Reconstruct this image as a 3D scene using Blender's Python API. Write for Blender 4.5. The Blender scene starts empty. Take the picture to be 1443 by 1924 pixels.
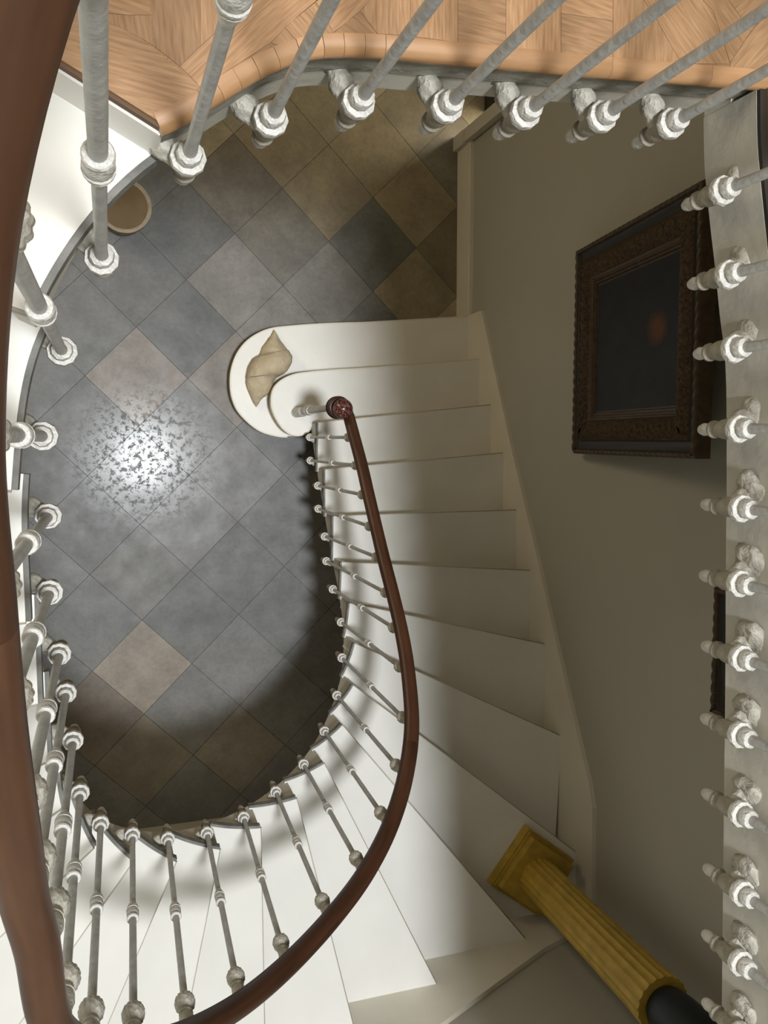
import bpy, bmesh, math, random
from mathutils import Vector, Matrix, noise
random.seed(7)
S = 0.17                      # one stair rise in metres; all plan numbers below are in rises
sc = bpy.context.scene
COL = sc.collection

def P(x, y, z):               # plan x to the right, plan y towards the back wall, z up  ->  world metres
    return Vector((x*S, -y*S, z*S))

# ------------------------------------------------------------------ camera
cam_d = bpy.data.cameras.new('camera'); cam = bpy.data.objects.new('camera', cam_d); COL.objects.link(cam)
cam_d.sensor_fit = 'HORIZONTAL'; cam_d.sensor_width = 36.0; cam_d.lens = 39.5287
cam_d.clip_start = 0.02; cam_d.clip_end = 100
m = Matrix(((0.950688, 0.026741, -0.308993, 0), (0.0, 0.996276, 0.086219, 0), (0.310148, -0.081968, 0.947148, 0), (0, 0, 0, 1)))
m.translation = P(0, 0, 29.5)
cam.matrix_world = m
sc.camera = cam

# ------------------------------------------------------------------ light, exposure
sc.view_settings.view_transform = 'Standard'; sc.view_settings.look = 'None'
sc.view_settings.gamma = 1.0; sc.view_settings.use_curve_mapping = False
sc.view_settings.exposure = 0.0
w = bpy.data.worlds.new('world'); sc.world = w; w.use_nodes = True
w.node_tree.nodes['Background'].inputs[0].default_value = (0.9, 0.82, 0.68, 1)
w.node_tree.nodes['Background'].inputs[1].default_value = 0.3

def area(name, loc, target, size, energy, color, size_y=None, disk=False, falloff=None):
    d = bpy.data.lights.new(name, 'AREA'); d.energy = energy; d.color = color
    d.shape = 'DISK' if disk else ('RECTANGLE' if size_y else 'SQUARE'); d.size = size
    if size_y: d.size_y = size_y
    if falloff:
        d.use_nodes = True; nt = d.node_tree
        em = next(n for n in nt.nodes if n.type == 'EMISSION')
        lf = nt.nodes.new('ShaderNodeLightFalloff'); lf.inputs['Strength'].default_value = falloff
        lf2 = nt.nodes.new('ShaderNodeLightFalloff'); lf2.inputs['Strength'].default_value = falloff*3.6
        lf.inputs['Strength'].default_value = falloff*.5
        ad = nt.nodes.new('ShaderNodeMath'); nt.links.new(lf.outputs['Constant'], ad.inputs[0]); nt.links.new(lf2.outputs['Linear'], ad.inputs[1])
        nt.links.new(ad.outputs[0], em.inputs['Strength'])
    o = bpy.data.objects.new(name, d); COL.objects.link(o); o.location = loc
    o.rotation_euler = (Vector(target) - Vector(loc)).to_track_quat('-Z', 'Y').to_euler()
    return o
SKY = (2.6, 2.4, 45.6)
area('skylight_daylight', P(*SKY), P(2.6, 2.4, 0), 0.62, 345, (0.965, 1.0, 1.03), disk=True, falloff=0.0224)
area('doorway_daylight', P(17.6, -12.6, 9), P(8, -11.0, 2), 0.7, 95, (1.0, 0.84, 0.60), size_y=1.8)
area('hall_fill', P(-6.7, -9, 10), P(6, 0, 4), 1.2, 30, (1.0, 0.85, 0.60), size_y=1.6)  # added fill for the dim hall; the left wall has no window
area('back_floor_fill', P(2.6, 13.2, 5.5), P(2.6, 4, 0), 1.0, 6, (1.0, 0.86, 0.62), size_y=1.2)  # added fill for the dark floor at the back; no passage is built
area('landing_fill', P(-6.6, -10.5, 33), P(3, -6, 24), 1.0, 26, (1.0, 0.92, 0.78), size_y=1.5)  # added fill for the upper floor; no window behind it

# ------------------------------------------------------------------ materials
def mat(name, color, rough=0.5, metal=0.0, var=0.0, vscale=8.0, bump=0.0, bscale=60.0, coat=0.0, color2=None, spec=0.5):
    m = bpy.data.materials.new(name); m.use_nodes = True; nt = m.node_tree; n = nt.nodes; l = nt.links
    b = n['Principled BSDF']; b.inputs['Roughness'].default_value = rough; b.inputs['Metallic'].default_value = metal
    b.inputs['Base Color'].default_value = (*color, 1); b.inputs['Coat Weight'].default_value = coat
    b.inputs['Specular IOR Level'].default_value = spec
    tc = n.new('ShaderNodeTexCoord')
    if var or color2:
        c2 = color2 or tuple(c*(1-var) for c in color)
        t = n.new('ShaderNodeTexNoise'); t.inputs['Scale'].default_value = vscale; t.inputs['Detail'].default_value = 6
        l.new(tc.outputs['Object'], t.inputs['Vector'])
        r = n.new('ShaderNodeValToRGB'); r.color_ramp.elements[0].position = .35; r.color_ramp.elements[1].position = .7
        r.color_ramp.elements[0].color = (*c2, 1); r.color_ramp.elements[1].color = (*color, 1)
        l.new(t.outputs['Fac'], r.inputs['Fac']); l.new(r.outputs['Color'], b.inputs['Base Color'])
    if bump:
        t2 = n.new('ShaderNodeTexNoise'); t2.inputs['Scale'].default_value = bscale; t2.inputs['Detail'].default_value = 4
        l.new(tc.outputs['Object'], t2.inputs['Vector'])
        bp = n.new('ShaderNodeBump'); bp.inputs['Strength'].default_value = bump; bp.inputs['Distance'].default_value = .01
        l.new(t2.outputs['Fac'], bp.inputs['Height']); l.new(bp.outputs['Normal'], b.inputs['Normal'])
    return m

M = {}
M['white'] = mat('white_stair_paint', (.80, .782, .73), .38, var=.05, vscale=5, bump=.08, bscale=25)
M['skirt'] = mat('skirting_paint', (.72, .67, .56), .45, var=.06, vscale=6, bump=.05)
M['string'] = mat('string_paint', (.66, .62, .54), .5, var=.15, vscale=9, bump=.15, bscale=30)
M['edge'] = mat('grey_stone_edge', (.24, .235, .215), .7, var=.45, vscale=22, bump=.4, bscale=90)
M['wall'] = mat('greige_wall_paint', (.42, .40, .335), .75, var=.05, vscale=2, bump=.06, bscale=120)
M['ceil'] = mat('ceiling_paint', (.70, .67, .60), .8)
M['plaster'] = mat('gallery_plaster', (.60, .575, .50), .7, var=.18, vscale=7, bump=.25, bscale=20)
M['iron'] = mat('cream_iron_paint', (.74, .72, .67), .36, var=.25, vscale=60, bump=.5, bscale=110)
M['shaft'] = mat('grey_iron_paint', (.52, .515, .49), .42, var=.25, vscale=40, bump=.15, bscale=90)
M['bud'] = mat('aged_cream_iron', (.64, .61, .52), .5, var=.35, vscale=60, bump=.4, bscale=110)
M['patch'] = mat('rough_plaster_patch', (.56, .53, .45), .8, var=.3, vscale=30, bump=1.0, bscale=60)
M['fascia'] = mat('grey_fascia', (.40, .385, .33), .75, var=.5, vscale=14, bump=.4, bscale=60)
M['casing'] = mat('door_casing_paint', (.55, .52, .44), .5)
M['bead'] = mat('worn_shaded_paint', (.56, .52, .43), .5, var=.15, vscale=20)  # greyer than the steps: edge wear plus the nose's shading in the colour
M['sub'] = mat('brown_subfloor', (.16, .09, .045), .7, var=.3)
M['dark'] = mat('dark_recess_wood', (.035, .027, .018), .8, var=.4, vscale=20)

def wood(name, base, dark, scale, stretch, rough, axis_uv=True, coat=0.0):
    m = bpy.data.materials.new(name); m.use_nodes = True; nt = m.node_tree; n = nt.nodes; l = nt.links
    b = n['Principled BSDF']; b.inputs['Roughness'].default_value = rough; b.inputs['Coat Weight'].default_value = coat
    tc = n.new('ShaderNodeTexCoord'); mp = n.new('ShaderNodeMapping'); mp.inputs['Scale'].default_value = stretch
    l.new(tc.outputs['UV' if axis_uv else 'Object'], mp.inputs['Vector'])
    t = n.new('ShaderNodeTexNoise'); t.inputs['Scale'].default_value = scale; t.inputs['Detail'].default_value = 8; t.inputs['Distortion'].default_value = .25
    l.new(mp.outputs['Vector'], t.inputs['Vector'])
    r = n.new('ShaderNodeValToRGB'); r.color_ramp.elements[0].position = .3; r.color_ramp.elements[1].position = .72
    r.color_ramp.elements[0].color = (*dark, 1); r.color_ramp.elements[1].color = (*base, 1)
    l.new(t.outputs['Fac'], r.inputs['Fac'])
    at = n.new('ShaderNodeAttribute'); at.attribute_name = 'tone'
    mx = n.new('ShaderNodeMix'); mx.data_type = 'RGBA'; mx.blend_type = 'MULTIPLY'; mx.inputs['Factor'].default_value = 1
    l.new(r.outputs['Color'], mx.inputs[6]); l.new(at.outputs['Color'], mx.inputs[7]); l.new(mx.outputs[2], b.inputs['Base Color'])
    bp = n.new('ShaderNodeBump'); bp.inputs['Strength'].default_value = .12; bp.inputs['Distance'].default_value = .004
    l.new(t.outputs['Fac'], bp.inputs['Height']); l.new(bp.outputs['Normal'], b.inputs['Normal'])
    return m
M['oak'] = wood('oak_parquet', (.47, .285, .155), (.29, .16, .08), 5, (1.2, 14, 1), .45)
M['nosing'] = wood('oak_nosing', (.52, .30, .155), (.36, .19, .085), 5, (1.5, 10, 1), .4)
M['rail'] = wood('mahogany_rail', (.085, .033, .015), (.038, .014, .007), 5, (.7, 7, 1), .42)
M['rail2'] = wood('aged_mahogany_rail', (.125, .055, .027), (.055, .022, .011), 5, (.7, 7, 1), .45)

def floor_mat():
    m = bpy.data.materials.new('limestone_tiles'); m.use_nodes = True; nt = m.node_tree; n = nt.nodes; l = nt.links
    b = n['Principled BSDF']
    tc = n.new('ShaderNodeTexCoord')
    at = n.new('ShaderNodeAttribute'); at.attribute_name = 'tone'
    def nz(scale, detail, rough=.6):
        t = n.new('ShaderNodeTexNoise'); t.inputs['Scale'].default_value = scale; t.inputs['Detail'].default_value = detail
        t.inputs['Roughness'].default_value = rough; l.new(tc.outputs['Object'], t.inputs['Vector']); return t
    def ramp(src, p0, p1, c0, c1):
        r = n.new('ShaderNodeValToRGB'); e = r.color_ramp.elements; e[0].position = p0; e[1].position = p1
        e[0].color = (c0, c0, c0, 1); e[1].color = (c1, c1, c1, 1); l.new(src, r.inputs['Fac']); return r
    def mul(a, c):
        x = n.new('ShaderNodeMix'); x.data_type = 'RGBA'; x.blend_type = 'MULTIPLY'; x.inputs['Factor'].default_value = 1
        l.new(a, x.inputs[6]); l.new(c, x.inputs[7]); return x.outputs[2]
    cloud = ramp(nz(4.5, 9, .68).outputs['Fac'], .32, .68, .68, 1.18)
    speck = ramp(nz(38, 9, .8).outputs['Fac'], .33, .55, .80, 1.04)
    c = mul(mul(at.outputs['Color'], cloud.outputs['Color']), speck.outputs['Color'])
    # worn, pitted patch in the middle of the hall
    geo = n.new('ShaderNodeNewGeometry')
    vm = n.new('ShaderNodeVectorMath'); vm.operation = 'DISTANCE'; vm.inputs[1].default_value = P(1.15, .55, 0)
    l.new(geo.outputs['Position'], vm.inputs[0])
    rad = n.new('ShaderNodeMapRange'); rad.inputs[1].default_value = .12; rad.inputs[2].default_value = .50; rad.inputs[3].default_value = 1; rad.inputs[4].default_value = 0
    l.new(vm.outputs['Value'], rad.inputs[0])
    pits = ramp(nz(27, 10, .85).outputs['Fac'], .40, .47, 0.0, 1.0)
    pm = n.new('ShaderNodeMath'); pm.operation = 'MULTIPLY_ADD'      # 1 - rad*(1-pits)
    inv = n.new('ShaderNodeMath'); inv.operation = 'SUBTRACT'; inv.inputs[0].default_value = 1; l.new(pits.outputs['Color'], inv.inputs[1])
    l.new(inv.outputs[0], pm.inputs[0]); 
    neg = n.new('ShaderNodeMath'); neg.operation = 'MULTIPLY'; neg.inputs[1].default_value = -.55; l.new(rad.outputs[0], neg.inputs[0])
    l.new(neg.outputs[0], pm.inputs[1]); pm.inputs[2].default_value = 1
    c = mul(c, pm.outputs[0])
    l.new(c, b.inputs['Base Color'])
    rr = ramp(nz(8, 5).outputs['Fac'],   .3, .7, .42, .56); 
    rmx = n.new('ShaderNodeMix'); rmx.data_type = 'FLOAT'; l.new(rad.outputs[0], rmx.inputs['Factor']); l.new(rr.outputs['Color'], rmx.inputs[2]); rmx.inputs[3].default_value = .285
    l.new(rmx.outputs[0], b.inputs['Roughness'])
    bp = n.new('ShaderNodeBump'); bp.inputs['Strength'].default_value = .2; bp.inputs['Distance'].default_value = .0012
    ad = n.new('ShaderNodeMath'); ad.operation = 'MULTIPLY_ADD'; l.new(pm.outputs[0], ad.inputs[0]); ad.inputs[1].default_value = 3.2
    l.new(nz(30, 6, .7).outputs['Fac'], ad.inputs[2])
    l.new(ad.outputs[0], bp.inputs['Height'])
    b.inputs['Specular IOR Level'].default_value = .5; l.new(bp.outputs['Normal'], b.inputs['Normal'])
    return m
M['floor'] = floor_mat()
M['grout'] = mat('dark_joint', (.085, .082, .074), .9)

# ------------------------------------------------------------------ mesh helpers
class MB:
    def __init__(s): s.bm = bmesh.new(); s.col = None; s.uv = None
    def v(s, p): return s.bm.verts.new(p)
    def face(s, vs, color=None, uvs=None, smooth=False):
        try: f = s.bm.faces.new(vs)
        except ValueError: return None
        f.smooth = smooth
        if color is not None:
            if s.col is None: s.col = s.bm.loops.layers.float_color.new('tone')
            for lp in f.loops: lp[s.col] = (*color, 1)
        if uvs is not None:
            if s.uv is None: s.uv = s.bm.loops.layers.uv.new('UVMap')
            for lp, u in zip(f.loops, uvs): lp[s.uv].uv = u
        return f
    def box(s, x0, x1, y0, y1, z0, z1):
        vs = [s.v(P(x, y, z)) for z in (z0, z1) for x, y in ((x0, y0), (x1, y0), (x1, y1), (x0, y1))]
        for q in ((0,1,2,3), (4,5,6,7), (0,1,5,4), (1,2,6,5), (2,3,7,6), (3,0,4,7)): s.face([vs[i] for i in q])
    def prism(s, pts, z0, z1):
        lo = [s.v(P(x, y, z0)) for x, y in pts]; hi = [s.v(P(x, y, z1)) for x, y in pts]
        s.face(lo); s.face(hi); k = len(pts)
        for i in range(k): s.face([lo[i], lo[(i+1) % k], hi[(i+1) % k], hi[i]])
    def prism3(s, lo_pts, hi_pts):         # two matching 3D loops (world)
        lo = [s.v(p) for p in lo_pts]; hi = [s.v(p) for p in hi_pts]; s.face(lo); s.face(hi); k = len(lo)
        for i in range(k): s.face([lo[i], lo[(i+1) % k], hi[(i+1) % k], hi[i]])
    def lathe(s, prof, seg=20, origin=Vector((0, 0, 0)), fl=0.0, nfl=0, axis=None, smooth=True, jit=0.0):
        rings = []
        rot = axis if axis is not None else Matrix.Identity(3)
        for r, z in prof:
            ring = []
            for k in range(seg):
                a = 2*math.pi*k/seg; rr = r*(1 + (fl*abs(math.cos(nfl*a/2)) if nfl else 0)) + (random.uniform(-jit, jit) if jit else 0)
                ring.append(s.v(origin + rot @ Vector((rr*math.cos(a)*S, rr*math.sin(a)*S, z*S))))
            rings.append(ring)
        for a, b in zip(rings, rings[1:]):
            for k in range(seg): s.face([a[k], a[(k+1) % seg], b[(k+1) % seg], b[k]], smooth=smooth)
        s.face(rings[0]); s.face(rings[-1])
    def sweep(s, path, sect, up=Vector((0, 0, 1)), close=False, cap=True, scales=None, color=None, u0=0.0, smooth=True):
        rings = []; n = len(path); dist = u0; us = []
        for i, p in enumerate(path):
            t = (path[min(i+1, n-1)] - path[max(i-1, 0)]).normalized()
            side = t.cross(up).normalized(); b = side.cross(t).normalized(); k = scales[i] if scales else 1
            rings.append([s.v(p + side*(a*S*k) + b*(c*S*k)) for a, c in sect])
            if i: dist += (p - path[i-1]).length
            us.append(dist)
        m = len(sect); per = [0]
        for j in range(m): per.append(per[-1] + math.dist(sect[j], sect[(j+1) % m])*S)
        for i in range(n-1):
            for j in range(m):
                s.face([rings[i][j], rings[i+1][j], rings[i+1][(j+1) % m], rings[i][(j+1) % m]], smooth=smooth, color=color if color else (1, 1, 1),
                       uvs=[(us[i], per[j]), (us[i+1], per[j]), (us[i+1], per[j+1]), (us[i], per[j+1])])
        if cap:
            for r in (rings[0], rings[-1]): s.face(r, color=color if color else (1, 1, 1), uvs=[(0, 0)]*m)
    def bevel(s, w, seg=2, angle=40):
        es = [e for e in s.bm.edges if len(e.link_faces) == 2 and e.calc_face_angle(0) > math.radians(angle)]
        bmesh.ops.bevel(s.bm, geom=es, offset=w*S, segments=seg, affect='EDGES', profile=.5, clamp_overlap=True)
    def mesh(s, name):
        bmesh.ops.recalc_face_normals(s.bm, faces=s.bm.faces[:])
        me = bpy.data.meshes.new(name); s.bm.to_mesh(me); s.bm.free(); return me
    def build(s, name, m, parent=None, local=False, sharp=None):
        me = s.mesh(name); me.materials.append(m)
        if sharp is not None:
            for p in me.polygons: p.use_smooth = True
            me.set_sharp_from_angle(angle=math.radians(sharp))
        o = bpy.data.objects.new(name, me); COL.objects.link(o)
        if parent:
            o.parent = parent
            if not local:
                w_ = Matrix.Identity(4); p_ = parent
                while p_: w_ = p_.matrix_basis @ w_; p_ = p_.parent
                me.transform(w_.inverted())
        return o
def thing(name, label, cat, loc, rot=None, group=None):
    o = bpy.data.objects.new(name, None); COL.objects.link(o); o.empty_display_size = .05
    mm = rot.to_4x4() if isinstance(rot, Matrix) else Matrix.Rotation(rot or 0, 4, 'Z'); mm.translation = loc; o.matrix_basis = mm
    return tag(o, label, cat, group)
def tag(o, label, cat, group=None):
    o['label'] = label; o['category'] = cat
    if group: o['group'] = group
    return o
def recenter(o, base):                       # move a parentless object's origin to its base
    o.data.transform(Matrix.Translation(-base)); o.location = base; return o
def struct(o): o['kind'] = 'structure'; return o
def catmull(pts, t):
    n = len(pts); i = max(0, min(n-2, int(math.floor(t)))); f = t - i
    p0 = Vector(pts[max(i-1, 0)]); p1 = Vector(pts[i]); p2 = Vector(pts[i+1]); p3 = Vector(pts[min(i+2, n-1)])
    return .5*((2*p1) + (p2-p0)*f + (2*p0-5*p1+4*p2-p3)*f*f + (3*p1-p0-3*p2+p3)*f*f*f)

# ------------------------------------------------------------------ floor: stone tiles set on the diagonal
HD, OX, OY, TH = 1.6414, .9924, -3.6957, .005
GREY = (.128, .128, .124)
TONE = {(0,1): (.31,.268,.228), (0,7): (.34,.29,.235), (2,1): (.275,.24,.205), (6,-3): (.40,.33,.21), (6,-1): (.37,.31,.20), (5,-2): (.185,.18,.155), (4,-3): (.33,.275,.175),
        (5,-4): (.36,.30,.19), (3,-4): (.33,.28,.19), (2,-3): (.22,.20,.165), (3,-2): (.22,.20,.165), (4,-1): (.265,.25,.22), (2,-1): (.27,.25,.225), (3,0): (.27,.25,.225),
        (7,-2): (.27,.225,.15), (5,0): (.22,.21,.18), (7,-4): (.27,.25,.20), (4,-5): (.32,.28,.19), (6,-5): (.32,.285,.2), (8,-3): (.3,.26,.18), (1,-2): (.17,.168,.16), (1,0): (.165,.165,.16),
        (0,-1): (.17,.17,.165), (1,2): (.235,.23,.22), (2,3): (.24,.235,.225), (0,5): (.20,.195,.18), (-1,8): (.20,.17,.14), (0,9): (.21,.185,.14), (2,9): (.22,.20,.16), (1,4): (.225,.22,.21)}
mb = MB()
c_, s_ = math.cos(TH), math.sin(TH)
rng = random.Random(3)
for i in range(-7, 13):
    for j in range(-9, 13):
        if (i + j) % 2 == 0: continue
        k = (i, j)
        t = TONE.get(k)
        if t: t = tuple(a*.70 for a in t)
        if t is None:
            f = rng.uniform(.88, 1.16); t = tuple(a*f for a in (GREY if i < 6 and j > -4 else (.30, .265, .19)))
        g = .9935
        cs = []
        for di, dj in ((0, -g), (g, 0), (0, g), (-g, 0)):
            a, b = i+di, j+dj
            x, y = OX + HD*(c_*a - s_*b), OY + HD*(s_*a + c_*b)
            cs.append((x, y))
        if max(x for x, y in cs) < -7 or min(x for x, y in cs) > 18 or min(y for x, y in cs) > 13.6 or max(y for x, y in cs) < -16: continue
        vs = [mb.v(P(x, y, 0)) for x, y in cs]; lo = [mb.v(P(x, y, -.12)) for x, y in cs]
        mb.face(vs, color=t)
        for q in range(4): mb.face([vs[q], vs[(q+1) % 4], lo[(q+1) % 4], lo[q]], color=t)
fl = struct(mb.build('floor', M['floor']))
mb = MB(); mb.box(-7.6, 18.6, -16.6, 14.3, -.6, -.03); struct(mb.build('floor_bed', M['grout']))

# ------------------------------------------------------------------ walls, ceiling
WX, WY = 12.62, 13.64
CEIL = 46.2
def wall(name, boxes, m=M['wall']):
    mb = MB()
    for b in boxes: mb.box(*b)
    return struct(mb.build(name, m))
wall('wall_right', [(WX, WX+.8, -10.6, 14.3, -.1, CEIL), (WX, WX+.8, -14.8, -10.6, 13, CEIL), (WX, WX+.8, -16.6, -14.8, -.1, CEIL)])
wall('wall_back', [(-7.8, WX, WY, 14.4, -.1, CEIL)])
wall('wall_left', [(-7.8, -7.0, -16.6, WY, -.1, CEIL)])
wall('wall_front', [(-7.0, WX, -16.8, -16.0, -.1, CEIL)])
wall('wall_passage', [(18, 18.6, -16.6, -9.6, -.1, 16), (WX+.8, 18, -10.2, -9.6, -.1, 16), (WX+.8, 18, -16.6, -16.0, -.1, 16), (WX+.8, 18.6, -16.6, -9.6, 16, 16.6)])
# ceiling with a round skylight opening
mb = MB()
R0 = 2.3; N = 40
ring = [(SKY[0] + R0*math.cos(2*math.pi*k/N), SKY[1] + R0*math.sin(2*math.pi*k/N)) for k in range(N)]
outer = []
for k in range(N):
    a = 2*math.pi*k/N; dx, dy = math.cos(a), math.sin(a)
    tx = ((WX+.8-SKY[0])/dx if dx > 0 else (-7.8-SKY[0])/dx) if abs(dx) > 1e-6 else 1e9
    ty = ((14.4-SKY[1])/dy if dy > 0 else (-16.8-SKY[1])/dy) if abs(dy) > 1e-6 else 1e9
    q = min(tx, ty); outer.append((SKY[0]+q*dx, SKY[1]+q*dy))
for (z0) in (CEIL, CEIL+.8):
    vi = [mb.v(P(x, y, z0)) for x, y in ring]; vo = [mb.v(P(x, y, z0)) for x, y in outer]
    for k in range(N): mb.face([vi[k], vi[(k+1) % N], vo[(k+1) % N], vo[k]])
    if z0 == CEIL: lo_r = vi
for k in range(N): mb.face([lo_r[k], lo_r[(k+1) % N], vi[(k+1) % N], vi[k]])
mb.box(-7.8, WX+.8, -16.8, -16.7, CEIL, CEIL+.8)
struct(mb.build('ceiling', M['ceil']))
pane = bpy.data.materials.new('skylight_glass'); pane.use_nodes = True
pb = pane.node_tree.nodes['Principled BSDF']; pb.inputs['Base Color'].default_value = (.8, .85, .9, 1); pb.inputs['Roughness'].default_value = .5
pb.inputs['Emission Color'].default_value = (1, 1, 1, 1); pb.inputs['Emission Strength'].default_value = 2.0
mb = MB(); mb.lathe([(R0+.05, CEIL+.5), (R0+.05, CEIL+.6)], seg=40, origin=P(SKY[0], SKY[1], 0)); struct(mb.build('window_1', pane))

# ------------------------------------------------------------------ stair plan curves
IN = {2: (6.40, -1.9), 3: (6.38, -.52), 4: (6.35, .95), 5: (6.345, 2.32), 6: (6.325, 3.58), 7: (6.28, 4.59), 8: (6.14, 5.49), 9: (5.81, 6.32), 10: (5.25, 6.97), 11: (4.55, 7.47), 12: (3.69, 7.77), 13: (2.74, 7.84),
      14: (1.81, 7.67), 15: (.95, 7.28), 16: (.23, 6.67), 17: (-.32, 5.89), 18: (-.66, 4.82), 19: (-.73, 3.81), 20: (-.735, 2.81), 21: (-.735, 1.72), 22: (-.715, .42), 23: (-.46, -.87), 24: (.40, -2.02), 25: (1.9, -2.75)}
inl = [IN[k] for k in range(2, 26)]
def C(t): return catmull(inl, t-2)
def Cn(t):
    d = (C(t+.02) - C(t-.02)).normalized(); return Vector((d.y, -d.x))
def Co(t, off): return C(t) + Cn(t)*off
OUT = {2: (12.55, -2.83), 3: (12.55, -1.16), 4: (12.55, .47), 5: (12.55, 2.30), 6: (12.55, 4.13), 7: (12.55, 6.26), 8: (12.55, 8.79), 9: (12.55, 11.92), 10: (10.39, 13.5), 11: (7.4, 13.5), 12: (5.0, 13.5), 13: (2.77, 13.5),
       14: (.57, 13.5), 15: (-1.82, 13.5), 16: (-4.9, 13.5), 17: (-6.85, 11.5), 18: (-6.9, 8.6), 19: (-6.9, 6.0), 20: (-6.9, 3.9), 21: (-6.9, 2.0), 22: (-6.9, -.5), 23: (-6.9, -3.0), 24: (-6.9, -5.9), 25: (-6.9, -8.0)}
CORNER = {9: (12.55, 13.5), 16: (-6.9, 13.5)}
def O(t):
    i = int(math.floor(t)); f = t-i; a, b = Vector(OUT[i]), Vector(OUT[min(i+1, 25)]); return a.lerp(b, f)

stair = thing('staircase', 'white painted winding staircase climbing round the oval well from the stone floor', 'staircase', P(9, -3, 0))
S1 = [(8.49,-4.05),(7.2,-3.96),(5.92,-3.82),(5.32,-3.72),(4.87,-3.54),(4.45,-3.24),(4.12,-2.79),(3.93,-2.2),(3.92,-1.59),(4.04,-1.13),(4.24,-.8),(4.62,-.43),(5.01,-.2),(5.52,-.07),(5.83,-.05)]
S2 = [(8.19,-2.39),(7.2,-2.31),(6.38,-2.22),(5.94,-2.15),(5.61,-2.03),(5.34,-1.85),(5.16,-1.62),(5.09,-1.3),(5.12,-.96),(5.28,-.59),(5.5,-.29),(5.77,-.12),(6.07,-.10),(6.34,-.22),(6.45,-.37)]
def smooth_pts(pts, k=5):
    v = [(x, y, 0) for x, y in pts]; out = []
    for i in range(len(pts)-1):
        for q in range(k): out.append(tuple(catmull(v, i+q/k)[:2]))
    out.append(pts[-1]); return out
def inset(pts, d):
    out = []; n = len(pts)
    for i, p in enumerate(pts):
        a = Vector(pts[max(i-1, 0)]); b = Vector(pts[min(i+1, n-1)]); t = (b-a).normalized(); out.append(tuple(Vector(p) + Vector((t.y, -t.x))*-d*-1 if False else Vector(p)+Vector((-t.y, t.x))*-d))
    return out
for z, trace, tail in ((1, S1, [(6.3, -.1), (6.6, -.6), (6.9, -1.9), (12.55, -2.5)]), (2, S2, [(6.7, -.35), (7.0, -.55), (12.55, -1.0)])):
    edge = [(12.55, OUT[2][1] if z == 2 else -4.44)] + smooth_pts(trace)
    # the traced outline runs wall -> round end; inward is to its left in plan
    ins = inset(edge, .05)
    mb = MB(); mb.prism(ins + tail, z-.24, z); mb.bevel(.03, 2); so = mb.build('step', M['white'], stair, sharp=35)
    mb = MB(); a = edge; b = inset(edge, .06); mb.prism(a + b[::-1], z-.23, z-.015); mb.bevel(.02, 1); mb.build('step_edge', M['skirt'], so)
    mb = MB(); a = inset(edge, .13); mb.prism(a + tail, z-1.0, z-.24); mb.build('riser', M['skirt'], stair)
LAST = 23
for i in range(3, LAST+1):
    end = i + 1.07 if i < LAST else i + 1.0
    K = 12
    ts = [i + (end-i)*k/K for k in range(K+1)]
    inner = [tuple(Co(t, .05)) for t in ts]
    outer = [tuple(O(end))]
    if i in CORNER: outer.append(CORNER[i])
    outer.append(tuple(O(i)))
    mb = MB(); mb.prism(inner + outer, i-.18, i); mb.bevel(.035, 2); so = mb.build('step', M['white'], stair, sharp=35)
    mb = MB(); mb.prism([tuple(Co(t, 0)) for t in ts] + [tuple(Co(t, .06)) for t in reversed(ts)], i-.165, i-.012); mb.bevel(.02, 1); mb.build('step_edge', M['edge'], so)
    # riser below the front edge, set back under the overhang; a greyer bead added for the front edge's shading and wear
    a, b = C(i), O(i); d = (b-a).normalized(); nn = Vector((-d.y, d.x))
    if nn.dot(C(i+.5)-a) < 0: nn = -nn
    mb = MB(); mb.sweep([P(*(a + d*.05 - nn*.004), i-.05), P(*(a.lerp(b, .5) - nn*.004), i-.05), P(*(b - nn*.004), i-.05)], [(.024*math.cos(q*math.pi/4), .034*math.sin(q*math.pi/4)) for q in range(8)]); mb.build('nosing_wear_shade', M['bead'], so)
    p0, p1 = a + d*.12 + nn*.18, b - d*.22 + nn*.18
    mb = MB(); mb.prism([tuple(p0), tuple(p1), tuple(p1+nn*.12), tuple(p0+nn*.12)], i-1.0, i-.18); mb.build('riser', M['white'], stair)
# inner string: ribbon under the step ends, with the soffit behind it
def zb(t): return max(0.0, t-1.25)
mb = MB(); K = 10; rows = []
for q in range((LAST+1-3)*K + 1):
    t = 3 + q/K; i = min(LAST, int(math.floor(t + 1e-6)))
    rows.append((t, i))
for i in range(3, LAST+1):
    ts = [i + k/K for k in range(K+1)]
    lo = [P(*Co(t, .075), zb(t)) for t in ts] + [P(*Co(t, .22), zb(t)) for t in reversed(ts)]
    hi = [P(*Co(t, .075), max(i-.16, zb(t)+.01)) for t in ts] + [P(*Co(t, .22), max(i-.16, zb(t)+.01)) for t in reversed(ts)]
    mb.prism3(lo, hi)
mb.build('string', M['string'], stair, sharp=30)
mb = MB(); prev = None
for q in range((LAST+1-4)*4 + 1):
    t = 4 + q/4; a, b = Co(t, .1), O(t)
    cur = [mb.v(P(a.x, a.y, zb(t)+.02)), mb.v(P(b.x, b.y, zb(t)+.02)), mb.v(P(b.x, b.y, zb(t)+.10)), mb.v(P(a.x, a.y, zb(t)+.10))]
    if prev:
        for k in range(4): mb.face([prev[k], prev[(k+1) % 4], cur[(k+1) % 4], cur[k]])
    else: mb.face(cur)
    prev = cur
mb.face(prev); mb.build('soffit', M['string'], stair)

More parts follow.
